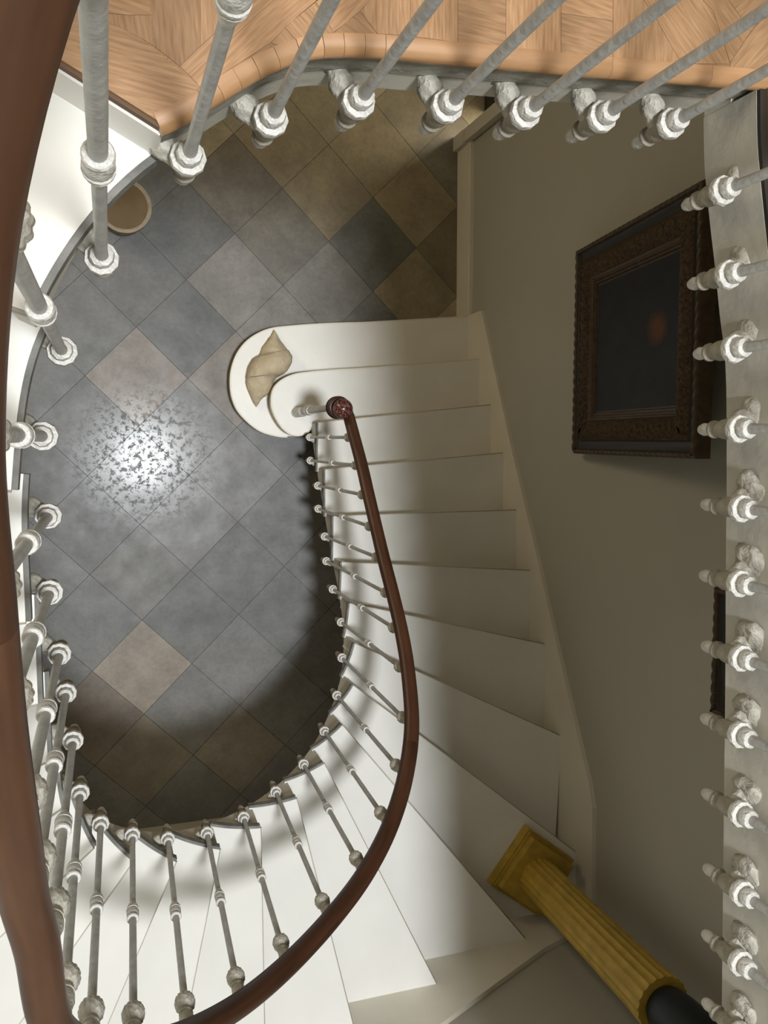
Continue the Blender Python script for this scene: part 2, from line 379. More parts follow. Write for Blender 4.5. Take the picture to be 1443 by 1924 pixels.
# skirtings, baseboard, door casing
def yz_prism(name, x0, x1, pts, m):
    mb = MB(); mb.prism3([P(x0, y, z) for y, z in pts], [P(x1, y, z) for y, z in pts]); mb.bevel(.02, 1); return struct(mb.build(name, m))
yz_prism('trim_1', 12.5, WX+.02, [(-4.46, 0), (-4.46, 2.12), (-4.34, 2.2), (.26, 4.54), (3.06, 6.1), (6.35, 7.84), (9.6, 9.62), (10.2, 9.82), (13.62, 9.9), (13.62, 0)], M['skirt'])
mb = MB(); pts = [(12.5, 0), (12.5, 9.9), (10.7, 10.5), (7.0, 12.35), (2.7, 14.4), (-1.8, 17.0), (-6.9, 20.2), (-6.9, 0)]
mb.prism3([P(x, 13.5, z) for x, z in pts], [P(x, WY+.02, z) for x, z in pts]); struct(mb.build('trim_2', M['skirt']))
mb = MB(); mb.box(12.46, WX+.02, -10.6, -4.46, 0, .95); mb.box(12.50, WX+.02, -10.6, -4.46, .95, 1.1); struct(mb.build('baseboard_right', M['skirt']))
mb = MB(); mb.box(12.36, 13.5, -11.0, -10.55, 0, 13.2); mb.box(12.30, 12.5, -10.72, -10.5, 0, 13.2); mb.box(12.28, 12.6, -10.95, -10.46, 0, .9)
mb.box(12.36, 13.5, -15.0, -14.6, 0, 13.2); mb.box(12.36, 13.5, -15.0, -10.55, 13.0, 13.4); mb.bevel(.03, 1)
struct(mb.build('door_1', M['casing']))

# ------------------------------------------------------------------ landing and gallery of the upper floor
ZL = 23.55
FRONT = [(.40,-2.02),(.52,-2.085),(.73,-2.23),(.91,-2.36),(1.17,-2.53),(1.47,-2.66),(1.86,-2.72),(2.26,-2.74),(2.68,-2.765),(3.57,-2.81),(4.55,-2.87),(5.31,-2.92),(6.4,-2.98)]
frontS = smooth_pts(FRONT, 4)
GAL = [(5.27,-2.93),(5.30,-2.49),(5.38,-1.99),(5.45,-1.61),(5.53,-1.13),(5.61,-.68),(5.66,.18),(5.70,1.4),(5.74,2.49),(5.83,5.56),(5.95,9.0),(6.1,13.6)]
def slab_outline(back, gal):
    fr = [(x, y-back) for x, y in frontS if x < 5.27+gal and x <= 5.31]
    ga = [(x+gal, y) for x, y in GAL if y > -2.92-back]
    return fr + [(5.27+gal, -2.93-back)] + ga[0:] + [(12.6, 13.6), (12.6, -15.98), (-6.98, -15.98), (-6.98, -5.94)]
land = thing('landing', 'upper landing with oak parquet floor and plastered edge above the stone hall', 'landing', P(2, -6, 22.9))
mb = MB(); mb.prism(slab_outline(.07, 0), 22.8, 23.15); mb.build('slab', M['plaster'], land)
mb = MB(); mb.prism(slab_outline(.05, .10), 23.15, 23.42); mb.build('fascia', M['fascia'], land)
mb = MB(); mb.prism(slab_outline(.03, .06), 23.42, ZL-.03); mb.build('subfloor', M['sub'], land)
# last riser, white, under the parquet edge
a, b = Vector((.40, -2.06)), Vector((-6.9, -5.94)); d = (b-a).normalized(); nn = Vector((-d.y, d.x)); nn = nn if nn.y < 0 else -nn
mb = MB(); mb.prism([tuple(a-nn*.03), tuple(b-nn*.03), tuple(b+nn*.06), tuple(a+nn*.06)], 22.9, ZL-.10); mb.build('riser', M['white'], land)
# parquet planks: (outline, grain direction in degrees, tone)
PL = {'A': ([(-6.9,-5.9),(.398,-2.08),(.652,-2.345),(.279,-2.602),(-.046,-2.72),(-.374,-2.867)], 8, .95), 'A2': ([(-.374,-2.867),(-.046,-2.72),(.192,-2.735),(.339,-2.757),(.336,-3.047),(-.366,-3.121)], 8, 1.0), 'B': ([(-.046,-2.72),(.192,-2.735),(.339,-2.757),(.352,-2.566),(.279,-2.602)], 80, .9),
'C': ([(.346,-3.049),(.659,-3.1),(.657,-2.608),(.519,-2.457),(.352,-2.566)], 85, .78), 'D': ([(.659,-3.1),(.788,-3.121),(.778,-2.727),(.657,-2.608)], 88, .95),
'E1': ([(.519,-2.457),(.778,-2.727),(1.249,-3.197),(1.397,-3.221),(.99,-2.812),(.587,-2.402)], -45, 1.0), 'E2': ([(.587,-2.402),(.99,-2.812),(1.397,-3.221),(1.74,-3.277),(1.23,-2.809),(1.13,-2.694),(.652,-2.338)], -45, 1.08),
'F1': ([(1.13,-2.694),(1.23,-2.809),(1.326,-2.714),(1.243,-2.668)], 45, .92), 'F2': ([(1.23,-2.809),(1.324,-2.903),(1.481,-2.8),(1.326,-2.714)], 45, 1.0), 'F3': ([(1.324,-2.903),(1.441,-3.012),(1.568,-2.822),(1.481,-2.793)], 45, .97),
'G': ([(1.441,-3.012),(1.72,-3.274),(2.054,-3.329),(1.766,-2.994),(1.572,-2.82)], -45, 1.05), 'H': ([(1.599,-2.809),(1.572,-2.827),(1.766,-2.994),(1.892,-2.858)], 30, .92), 'I1': ([(1.766,-2.994),(1.971,-3.244),(1.971,-2.866),(1.892,-2.858)], 90, 1.0),
'I2': ([(1.971,-3.315),(2.058,-3.33),(2.059,-2.874),(1.971,-2.866)], 90, .96), 'I3': ([(2.058,-3.33),(2.139,-3.343),(2.14,-2.879),(2.059,-2.874)], 90, 1.04), 'I4': ([(2.139,-3.343),(2.503,-3.403),(2.508,-2.886),(2.14,-2.879)], 88, 1.05), 'I5': ([(2.503,-3.403),(2.89,-3.466),(2.898,-2.902),(2.508,-2.886)], 5, .9),
'J': ([(2.89,-3.466),(3.346,-3.541),(3.358,-2.927),(2.898,-2.902)], 90, 1.12), 'K1': ([(3.346,-3.541),(3.798,-3.615),(3.808,-3.229),(3.353,-3.216)], 10, 1.05), 'K2': ([(3.353,-3.216),(3.808,-3.229),(3.816,-2.949),(3.358,-2.927)], 5, .92), 'L': ([(3.798,-3.615),(4.032,-3.476),(4.193,-3.309),(4.444,-2.992),(3.816,-2.949)], 90, 1.0),
'M1': ([(4.032,-3.476),(4.319,-3.701),(4.734,-3.442),(4.917,-3.054),(4.444,-2.992),(4.193,-3.309)], 45, 1.0), 'M2': ([(4.319,-3.701),(4.67,-3.758),(5.107,-3.331),(4.917,-3.063),(4.734,-3.442)], 45, .94), 'N': ([(4.67,-3.758),(5.679,-3.924),(5.107,-3.331)], -45, .95), 'N2': ([(5.107,-3.331),(5.679,-3.924),(5.953,-3.104),(4.919,-3.013),(4.917,-3.063)], -45, .98)}
mb = MB()
def plank(pts, deg, tone, z=ZL, th=.05):
    cx = sum(p[0] for p in pts)/len(pts); cy = sum(p[1] for p in pts)/len(pts); sh = .0025
    q = [(x + (cx-x)*min(.5, sh/max(.05, math.hypot(cx-x, cy-y))), y + (cy-y)*min(.5, sh/max(.05, math.hypot(cx-x, cy-y)))) for x, y in pts]
    ca, sa = math.cos(math.radians(deg)), math.sin(math.radians(deg)); ox = rng.uniform(0, 9)
    up = [mb.v(P(x, y, z)) for x, y in q]; lo = [mb.v(P(x, y, z-th)) for x, y in q]
    uv = [((x*ca + y*sa)*S*4 + ox, (-x*sa + y*ca)*S*4 + ox*.7) for x, y in q]
    t = (tone, tone*.985, tone*.96)
    mb.face(up, color=t, uvs=uv); k = len(q)
    for i in range(k): mb.face([up[i], up[(i+1) % k], lo[(i+1) % k], lo[i]], color=t, uvs=[uv[i], uv[(i+1) % k]]*2)
for pts, deg, tone in PL.values(): plank(pts, deg, tone)
# plain boards over the rest of the landing and gallery
yy = -15.9
def lline(y): return -6.9
while yy < -3.95:
    x = -6.9; 
    while x < 12.5:
        x2 = min(12.5, x + rng.uniform(2.2, 3.6))
        ytop = yy; y2 = yy + .55
        if y2 > -5.9 and x < .3:      # keep clear of the stair side
            lim = -2.08 + (.4 - x)*-.523
            if y2 > lim - .6: x = x2; continue
        plank([(x, ytop), (x2, ytop), (x2, y2), (x, y2)], 0, rng.uniform(.88, 1.08)); x = x2
    yy += .55
x = 6.12
while x < 12.4:
    plank([(x, -3.2), (min(12.55, x+.6), -3.2), (min(12.55, x+.6), 13.5), (x, 13.5)], 90, rng.uniform(.88, 1.08)); x += .6
plank([(1.40,-2.95),(1.70,-2.95),(1.70,-2.76),(1.40,-2.74)], 45, .95, ZL-.004)
plank([(x, y-.10) for x, y in frontS if x < 5.9] + [(5.9, -4.0), (1.0, -4.0), (-1.5, -3.3)], -45, .9, ZL-.006)
plank([(-6.9,-5.9),(-.374,-2.867),(-.366,-3.121),(.336,-3.047),(.788,-3.121),(1.397,-3.221),(2.054,-3.329),(4.67,-3.758),(5.679,-3.924),(12.5,-3.95),(12.5,-3.99),(-6.9,-6.2)], 0, .98, ZL-.012)
mb.build('parquet', M['oak'], land)
# moulded oak nosing in short curved pieces
NS = [(-.13, -.21), (-.13, .012), (-.05, .005), (-.012, -.025), (0, -.065), (-.012, -.115), (-.05, -.135), (-.055, -.21)]
path = [P(x, y, ZL) for x, y in smooth_pts(FRONT, 8)]
cuts = [0]
acc = 0
for i in range(1, len(path)):
    acc += (path[i]-path[i-1]).length/S
    lim = .13 if 14 < i < 52 else .9
    if acc > lim or i == len(path)-1: cuts.append(i); acc = 0
mb = MB(); tn = 0
for a, b in zip(cuts, cuts[1:]):
    pp = [p.copy() for p in path[a:b+1]]
    if len(pp) < 2: continue
    g = (pp[1]-pp[0]).normalized()*.0002; pp[0] += g; pp[-1] -= g
    tn = rng.uniform(.9, 1.08); mb.sweep(pp, NS, color=(tn, tn, tn*.98), u0=rng.uniform(0, 5))
mb.build('nosing', M['nosing'], land, sharp=50)
# plastered face and dark floor border of the gallery
def gal_strip(o0, o1, z0, z1, y0=-2.95):
    a = [(x+o0, y) for x, y in smooth_pts(GAL, 4) if y > y0]; b = [(x+o1, y) for x, y in smooth_pts(GAL, 4) if y > y0]
    mb = MB(); mb.prism(a + b[::-1], z0, z1); return mb
gal_strip(-.004, .06, 22.795, 23.46).build('gallery_face', M['plaster'], land)
gal_strip(0.0, .80, 23.455, 23.50).build('gallery_border', M['dark'], land)

# ------------------------------------------------------------------ handrail
# (index, step, x, y and z of the base collar, z of the bud, x and y of the bud)
BT = [(1,3,6.224,-0.055,2.7,7.34,6.223,-0.046),(2,3,6.232,0.696,2.7,8.0,6.235,0.696),(3,4,6.233,1.461,3.7,8.62,6.229,1.436),(4,4,6.242,2.189,3.7,9.23,6.238,2.2),(5,5,6.196,2.954,4.7,9.88,6.223,2.899),(6,5,6.24,3.713,4.7,10.5,6.252,3.678),
(7,6,6.18,4.405,5.7,11.17,6.225,4.391),(8,7,6.159,5.181,6.7,11.88,6.128,5.127),(9,8,5.905,5.939,7.7,12.73,5.905,6.003),(10,9,5.495,6.657,8.7,13.6,5.462,6.687),(11,10,4.906,7.212,9.7,14.47,4.849,7.241),(12,11,4.151,7.587,10.7,15.37,4.088,7.599),
(13,12,3.302,7.727,11.7,16.3,3.225,7.756),(14,13,2.444,7.75,12.7,17.25,2.333,7.754),(15,14,1.599,7.497,13.7,18.23,1.502,7.521),(16,15,0.819,7.028,14.7,19.22,0.73,7.067),(17,16,0.208,6.404,15.7,20.17,0.097,6.428),(18,17,-0.254,5.7,16.7,21.05,-0.31,5.697),
(19,18,-0.486,4.784,17.7,21.9,-0.485,4.781),(20,19,-0.508,3.706,18.7,22.6,-0.508,3.706),(21,19,-0.57,3.1,18.7,23.02,-0.57,3.1),(22,20,-0.572,2.366,19.7,23.6,-0.572,2.366),(23,21,-0.583,1.503,20.7,24.25,-0.583,1.503),(24,21,-0.572,0.75,20.7,24.85,-0.572,0.75),
(25,22,-0.529,-0.024,21.7,25.47,-0.529,-0.024),(26,22,-0.351,-0.749,21.7,26.3,-0.351,-0.749),(27,23,-0.008,-1.348,22.7,27.1,-0.008,-1.348),(28,24,0.59,-1.97,23.25,27.7,0.59,-1.97),(29,24,1.18,-2.3,23.25,27.8,1.18,-2.3),(30,24,1.84,-2.5,23.25,27.8,1.84,-2.5),
(31,24,2.55,-2.55,23.25,27.8,2.55,-2.55),(32,24,3.22,-2.58,23.25,27.8,3.22,-2.58),(33,24,3.92,-2.63,23.25,27.8,3.92,-2.63),(34,24,4.59,-2.65,23.25,27.8,4.59,-2.65),(35,25,5.14,-2.15,23.25,27.8,5.14,-2.15),(36,25,5.23,-1.44,23.25,27.8,5.23,-1.44),
(37,25,5.32,-0.8,23.25,27.8,5.32,-0.8),(38,25,5.4,-0.09,23.25,27.8,5.4,-0.09),(39,25,5.46,0.63,23.25,27.8,5.46,0.63),(40,25,5.47,1.32,23.25,27.8,5.47,1.32),(41,25,5.52,2.02,23.25,27.8,5.52,2.02),(42,25,5.54,2.75,23.25,27.8,5.54,2.75),
(43,25,5.58,3.52,23.25,27.8,5.58,3.52),(44,25,5.63,4.31,23.25,27.8,5.63,4.31),(45,25,5.64,5.01,23.25,27.8,5.64,5.01),(46,25,5.67,5.75,23.25,27.8,5.67,5.75)]
MIDH = {20: 2.4, 21: 2.3}
RX = {17: -.0, 18: -.02, 19: -.08, 20: -.08, 21: -.05, 22: -.04, 23: -.02}
RP = [(6.20, -.62, 7.42)] + [(x + RX.get(k_, 0), y, zk+.55) for k_, _, _, _, _, zk, x, y in BT] 
k34 = next(i for i, p in enumerate(RP) if abs(p[0]-4.59) < 1e-6)
RP.insert(k34+1, (5.0, -2.58, 28.35))
RP += [(5.8, 9.0, 28.35), (5.95, 13.4, 28.35)]
SEC = [(-.16,-.03),(-.158,.03),(-.135,.085),(-.085,.125),(0,.142),(.085,.125),(.135,.085),(.158,.03),(.16,-.03),(.135,-.075),(.115,-.13),(-.115,-.13),(-.135,-.075)]
rp = [catmull(RP, i + k/8) for i in range(len(RP)-1) for k in range(8)] + [Vector(RP[-1])]
rp = [P(*p) for p in rp]
rail = thing('handrail', 'dark mahogany handrail curling from the marble ball up round the stairwell', 'handrail', P(6.2, -.6, 7.3))
seams = [0, 4*8, 9*8+3, 13*8, 18*8+2, 24*8-1, 28*8, 34*8, 40*8, len(rp)-1]
for q, (a, b) in enumerate(zip(seams, seams[1:])):
    pp = [p.copy() for p in rp[a:b+1]]
    g = (pp[-1]-pp[-2]).normalized()*.0008; pp[-1] -= g
    mb = MB(); mb.sweep(pp, SEC, color=(1, 1, 1), u0=q*3.1); mb.build('rail_section', M['rail2' if q in (4, 5) else 'rail'], rail, sharp=60)
# volute: the rail curls round the newel head
cx, cy = 5.95, -.85
vp, vs = [P(6.20, -.62, 7.36)], [1.0]
for k in range(0, 27):
    a = math.radians(20 - k*11); rr = .225 - .0012*k
    vp.append(P(cx + rr*math.cos(a)*1.05, cy + rr*math.sin(a)*1.0, 7.34 - .05*min(1, k/8))); vs.append(max(.55, 1.0 - .08*k) if k < 6 else .6)
mb = MB(); mb.sweep(vp, SEC, scales=vs, color=(.9, .85, .85)); mb.build('volute', M['rail'], rail, sharp=60)
mb = MB(); mb.lathe([(.06, 7.0), (.24, 7.02), (.31, 7.10), (.31, 7.2), (.26, 7.27), (.12, 7.28), (.10, 7.4)], seg=28, origin=P(cx, cy, 0)); mb.build('volute_cap', M['rail'], rail, sharp=40)
mm = bpy.data.materials.new('red_marble'); mm.use_nodes = True; nt = mm.node_tree; n = nt.nodes; l = nt.links
pb = n['Principled BSDF']; pb.inputs['Roughness'].default_value = .12
tc = n.new('ShaderNodeTexCoord'); nz = n.new('ShaderNodeTexNoise'); nz.inputs['Scale'].default_value = 30; l.new(tc.outputs['Object'], nz.inputs['Vector'])
mxv = n.new('ShaderNodeMix'); mxv.data_type = 'VECTOR'; mxv.inputs['Factor'].default_value = .06; l.new(tc.outputs['Object'], mxv.inputs[4]); l.new(nz.outputs['Color'], mxv.inputs[5])
vo = n.new('ShaderNodeTexVoronoi'); vo.feature = 'DISTANCE_TO_EDGE'; vo.inputs['Scale'].default_value = 42; l.new(mxv.outputs[1], vo.inputs['Vector'])
rp_ = n.new('ShaderNodeValToRGB'); e = rp_.color_ramp.elements; e[0].position = .0; e[0].color = (.30, .22, .19, 1); e[1].position = .055; e[1].color = (.075, .018, .015, 1)
l.new(vo.outputs['Distance'], rp_.inputs['Fac']); l.new(rp_.outputs['Color'], pb.inputs['Base Color'])
mb = MB(); prof = [(.27*math.sin(math.pi*k/16)+.001, 7.66 - .27*math.cos(math.pi*k/16)) for k in range(17)]
mb.lathe(prof, seg=28, origin=P(5.97, -.80, 0)); o = mb.build('ball_finial', mm, rail, sharp=60); o['label'] = 'polished red marble ball with white veins'

# newel post on the second step
nw = thing('newel_post', 'turned white iron newel post standing on the second step under the marble ball', 'newel post', P(5.92, -.87, 2))
mb = MB(); mb.lathe([(.17,0),(.17,.08),(.13,.12),(.125,.3),(.16,.36),(.165,.48),(.13,.55),(.135,.9),(.165,.97),(.165,1.05),(.12,1.12)], seg=24); mb.build('base', M['iron'], nw, local=True, sharp=50)
mb = MB(); mb.lathe([(.115,1.12),(.12,1.5),(.10,1.7),(.095,4.2),(.10,4.6)], seg=24); mb.build('shaft', M['shaft'], nw, local=True, sharp=50)
mb = MB(); mb.lathe([(.105,1.66),(.145,1.69),(.145,1.77),(.12,1.82),(.12,1.98),(.135,2.02),(.12,2.07),(.10,2.08)], seg=24); mb.build('collar', M['iron'], nw, local=True, sharp=50)
mb = MB(); mb.lathe([(.10,4.55),(.16,4.62),(.16,4.72),(.11,4.8),(.12,5.02)], seg=24); mb.build('neck', M['bud'], nw, local=True, sharp=50)

# ------------------------------------------------------------------ balusters
def lathe_mesh(name, prof, seg, m, fl=0, nfl=0, sharp=35, jit=0, axis=None, origin=Vector((0,0,0)), smooth=True):
    mb = MB(); mb.lathe(prof, seg=seg, fl=fl, nfl=nfl, jit=jit, axis=axis, origin=origin, smooth=smooth)
    me = mb.mesh(name); me.materials.append(m)
    if smooth:
        for p in me.polygons: p.use_smooth = True
        me.set_sharp_from_angle(angle=math.radians(sharp))
    return me
M['arm'] = mat('chalky_iron_arm', (.58, .55, .47), .6, var=.4, vscale=45, bump=.8, bscale=80)
M['under'] = mat('shade_toned_iron', (.42, .385, .31), .55, var=.35, vscale=60, bump=.5, bscale=110)  # darker copy of the iron: the collar's shade put into the pendant's colour
me_tip = lathe_mesh('pendant_tip', [(.012,-.53),(.045,-.515),(.062,-.465),(.055,-.41),(.042,-.38),(.02,-.375)], 16, M['iron'])
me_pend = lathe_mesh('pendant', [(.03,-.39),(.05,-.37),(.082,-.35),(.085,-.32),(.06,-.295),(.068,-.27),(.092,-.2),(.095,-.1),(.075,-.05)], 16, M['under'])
me_ring = lathe_mesh('base_collar', [(.07,-.06),(.125,-.045),(.132,-.015),(.125,.02),(.085,.03),(.075,.04),(.09,.06),(.094,.10),(.085,.135),(.055,.15)], 10, M['iron'], sharp=28, jit=.003)
me_mid = lathe_mesh('middle_collar', [(.046,-.27),(.055,-.22),(.078,-.135),(.082,-.115),(.066,-.105),(.066,-.095),(.086,-.085),(.086,-.065),(.076,-.055),(.082,-.03),(.082,.04),(.066,.105),(.078,.115),(.082,.135),(.074,.15),(.045,.152)], 16, M['iron'])
me_bud = lathe_mesh('bud', [(.044,-.20),(.06,-.17),(.105,-.12),(.12,-.05),(.112,.03),(.08,.08),(.055,.10)], 80, M['bud'], fl=.10, nfl=14, sharp=80)
me_neck = lathe_mesh('neck', [(.05,.08),(.052,.13),(.085,.15),(.088,.18),(.06,.195),(.06,.21),(.088,.225),(.092,.30),(.07,.40),(.075,.46)], 16, M['bud'])
AX = Matrix.Rotation(math.radians(90), 3, 'Y')
me_brk = lathe_mesh('bracket', [(.085,.0),(.082,.07),(.088,.12),(.105,.17),(.108,.21),(.09,.26),(.07,.29),(.065,.34)], 12, M['arm'], axis=AX, origin=Vector((0, 0, -.17*S)), jit=.004)
me_flange = lathe_mesh('mounting_plate', [(.055,.31),(.10,.33),(.105,.40)], 12, M['edge'], axis=AX, origin=Vector((0, 0, -.17*S)), jit=.004)
def patch_mesh(seed, sh=0, sz=1.0):          # lumps of filler where the arm meets the plaster
    r = random.Random(seed); mb = MB()
    prof = [(.07,.27),(.11,.28),(.155,.295),(.19,.32),(.21,.38)]
    rings = []
    for rr, z in prof:
        ring = []
        for k in range(18):
            a = 2*math.pi*k/18; q = rr*sz*(1 + .35*noise.noise(Vector((math.cos(a)*1.3, math.sin(a)*1.3, seed*3.1+z*4)))) * (1 + .25*max(0, math.sin(a)))
            ring.append(mb.v(AX @ Vector((q*math.cos(a)*S, q*math.sin(a)*S, (z + sh + r.uniform(-.012, .012))*S)) + Vector((0, 0, -.13*S))))
        rings.append(ring)
    for a, b in zip(rings, rings[1:]):
        for k in range(18): mb.face([a[k], a[(k+1) % 18], b[(k+1) % 18], b[k]], smooth=True)
    mb.face(rings[0]); mb.face(rings[-1])
    me = mb.mesh('plaster_patch'); me.materials.append(M['patch']); return me
ORD = ['first','second','third','fourth','fifth','sixth','seventh','eighth','ninth','tenth','eleventh','twelfth','thirteenth','fourteenth','fifteenth','sixteenth','seventeenth','eighteenth','nineteenth','twentieth',
       'twenty-first','twenty-second','twenty-third','twenty-fourth','twenty-fifth','twenty-sixth','twenty-seventh']
def bal_label(k):
    if k <= 8: return 'cream iron baluster on the straight lower flight, %s up from the newel post' % ORD[k-1]
    if k <= 19: return 'cream iron baluster on the curved winders, %s up the stair from the newel post' % ORD[k-1]
    if k <= 27: return 'cream iron baluster beside the left handrail, %s below the oak landing' % ORD[27-k]
    if k <= 34: return 'cream iron baluster along the oak landing edge, %s from the stair side' % ORD[k-28]
    return 'cream iron baluster on the plastered right gallery edge, %s from the landing corner' % ORD[k-35]
def add(name, me, parent, loc=(0, 0, 0)):
    o = bpy.data.objects.new(name, me); COL.objects.link(o); o.parent = parent; o.location = loc; return o
for k, st, x, y, zr, zk, bx, by in BT:
    if st <= 23:
        best = min((st + q/40 for q in range(-10, 55)), key=lambda t: (C(t)-Vector((x, y))).length); nv = Cn(best); tg = (C(best+.02)-C(best-.02)).normalized()
        nv = (nv + tg*.45).normalized()
    elif st == 24:
        q = min(range(1, len(frontS)-1), key=lambda i: math.hypot(frontS[i][0]-x, frontS[i][1]-y)); d = Vector(frontS[q+1])-Vector(frontS[q-1]); nv = (Vector((d.y, -d.x)).normalized() - d.normalized()*.35).normalized()
    else: nv = Vector((1, -.5)).normalized()
    zax = (P(bx, by, zk) - P(x, y, zr)).normalized(); xax = Vector((nv.x, -nv.y, 0)); xax = (xax - zax*xax.dot(zax)).normalized(); yax = zax.cross(xax)
    t = thing('baluster', bal_label(k), 'baluster', P(x, y, zr), rot=Matrix((xax, yax, zax)).transposed(), group='iron balusters round the stairwell')
    h = zk - zr
    mb = MB(); mid = MIDH.get(k, h*.525)
    mb.lathe([(.052,.12),(.044,.3),(.042,mid-.25),(.046,mid-.1),(.046,mid+.1),(.047,mid+.2),(.047,h-.18)], seg=14)
    mb.build('shaft', M['shaft'], t, local=True, sharp=50)
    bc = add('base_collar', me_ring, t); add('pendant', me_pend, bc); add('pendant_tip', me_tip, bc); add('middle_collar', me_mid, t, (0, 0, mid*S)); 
    b = add('bud', me_bud, t, (0, 0, h*S)); add('neck', me_neck, b)
    bk = add('bracket', me_brk, t)
    if st == 25:
        g = next(((a[0] + (b[0]-a[0])*(y-.08-a[1])/(b[1]-a[1])) for a, b in zip(GAL, GAL[1:]) if a[1] <= y-.08 <= b[1]), x+.18)
        add('plaster_patch', patch_mesh(k, (g-x)/.894 - .32, .62 if k < 39 else .82), bk)
    else: add('mounting_plate', me_flange, bk)

# ------------------------------------------------------------------ painting on the right wall
gilt = mat('dark_gilt_carving', (.115, .062, .022), .45, metal=.25, color2=(.035, .02, .009), vscale=70, bump=1.0, bscale=120)
fdark = mat('black_frame_wood', (.018, .014, .010), .5, var=.3, vscale=30)
frim = mat('brown_frame_rim', (.075, .045, .02), .5, var=.5, vscale=40)
cv = bpy.data.materials.new('dark_canvas'); cv.use_nodes = True; nt = cv.node_tree; n = nt.nodes; l = nt.links
pb = n['Principled BSDF']; pb.inputs['Roughness'].default_value = .55; pb.inputs['Specular IOR Level'].default_value = .25
tc = n.new('ShaderNodeTexCoord'); nz = n.new('ShaderNodeTexNoise'); nz.inputs['Scale'].default_value = 5; nz.inputs['Detail'].default_value = 5; l.new(tc.outputs['UV'], nz.inputs['Vector'])
r1 = n.new('ShaderNodeValToRGB'); r1.color_ramp.elements[0].color = (.006, .0065, .007, 1); r1.color_ramp.elements[1].color = (.022, .028, .034, 1); l.new(nz.outputs['Fac'], r1.inputs['Fac'])
vd = n.new('ShaderNodeVectorMath'); vd.operation = 'DISTANCE'; vd.inputs[1].default_value = (.46, .74, 0)
mp = n.new('ShaderNodeMapping'); mp.inputs['Scale'].default_value = (1, 1.0, 1); l.new(tc.outputs['UV'], mp.inputs['Vector'])
nz2 = n.new('ShaderNodeTexNoise'); nz2.inputs['Scale'].default_value = 9; l.new(tc.outputs['UV'], nz2.inputs['Vector'])
mv = n.new('ShaderNodeMix'); mv.data_type = 'VECTOR'; mv.inputs['Factor'].default_value = .08; l.new(mp.outputs['Vector'], mv.inputs[4]); l.new(nz2.outputs['Color'], mv.inputs[5])
l.new(mv.outputs[1], vd.inputs[0])
mr = n.new('ShaderNodeMapRange'); mr.inputs[1].default_value = .05; mr.inputs[2].default_value = .13; mr.inputs[3].default_value = 1; mr.inputs[4].default_value = 0; l.new(vd.outputs['Value'], mr.inputs[0])
mc = n.new('ShaderNodeMix'); mc.data_type = 'RGBA'; l.new(mr.outputs[0], mc.inputs['Factor']); l.new(r1.outputs['Color'], mc.inputs[6]); mc.inputs[7].default_value = (.12, .045, .016, 1)
l.new(mc.outputs[2], pb.inputs['Base Color'])

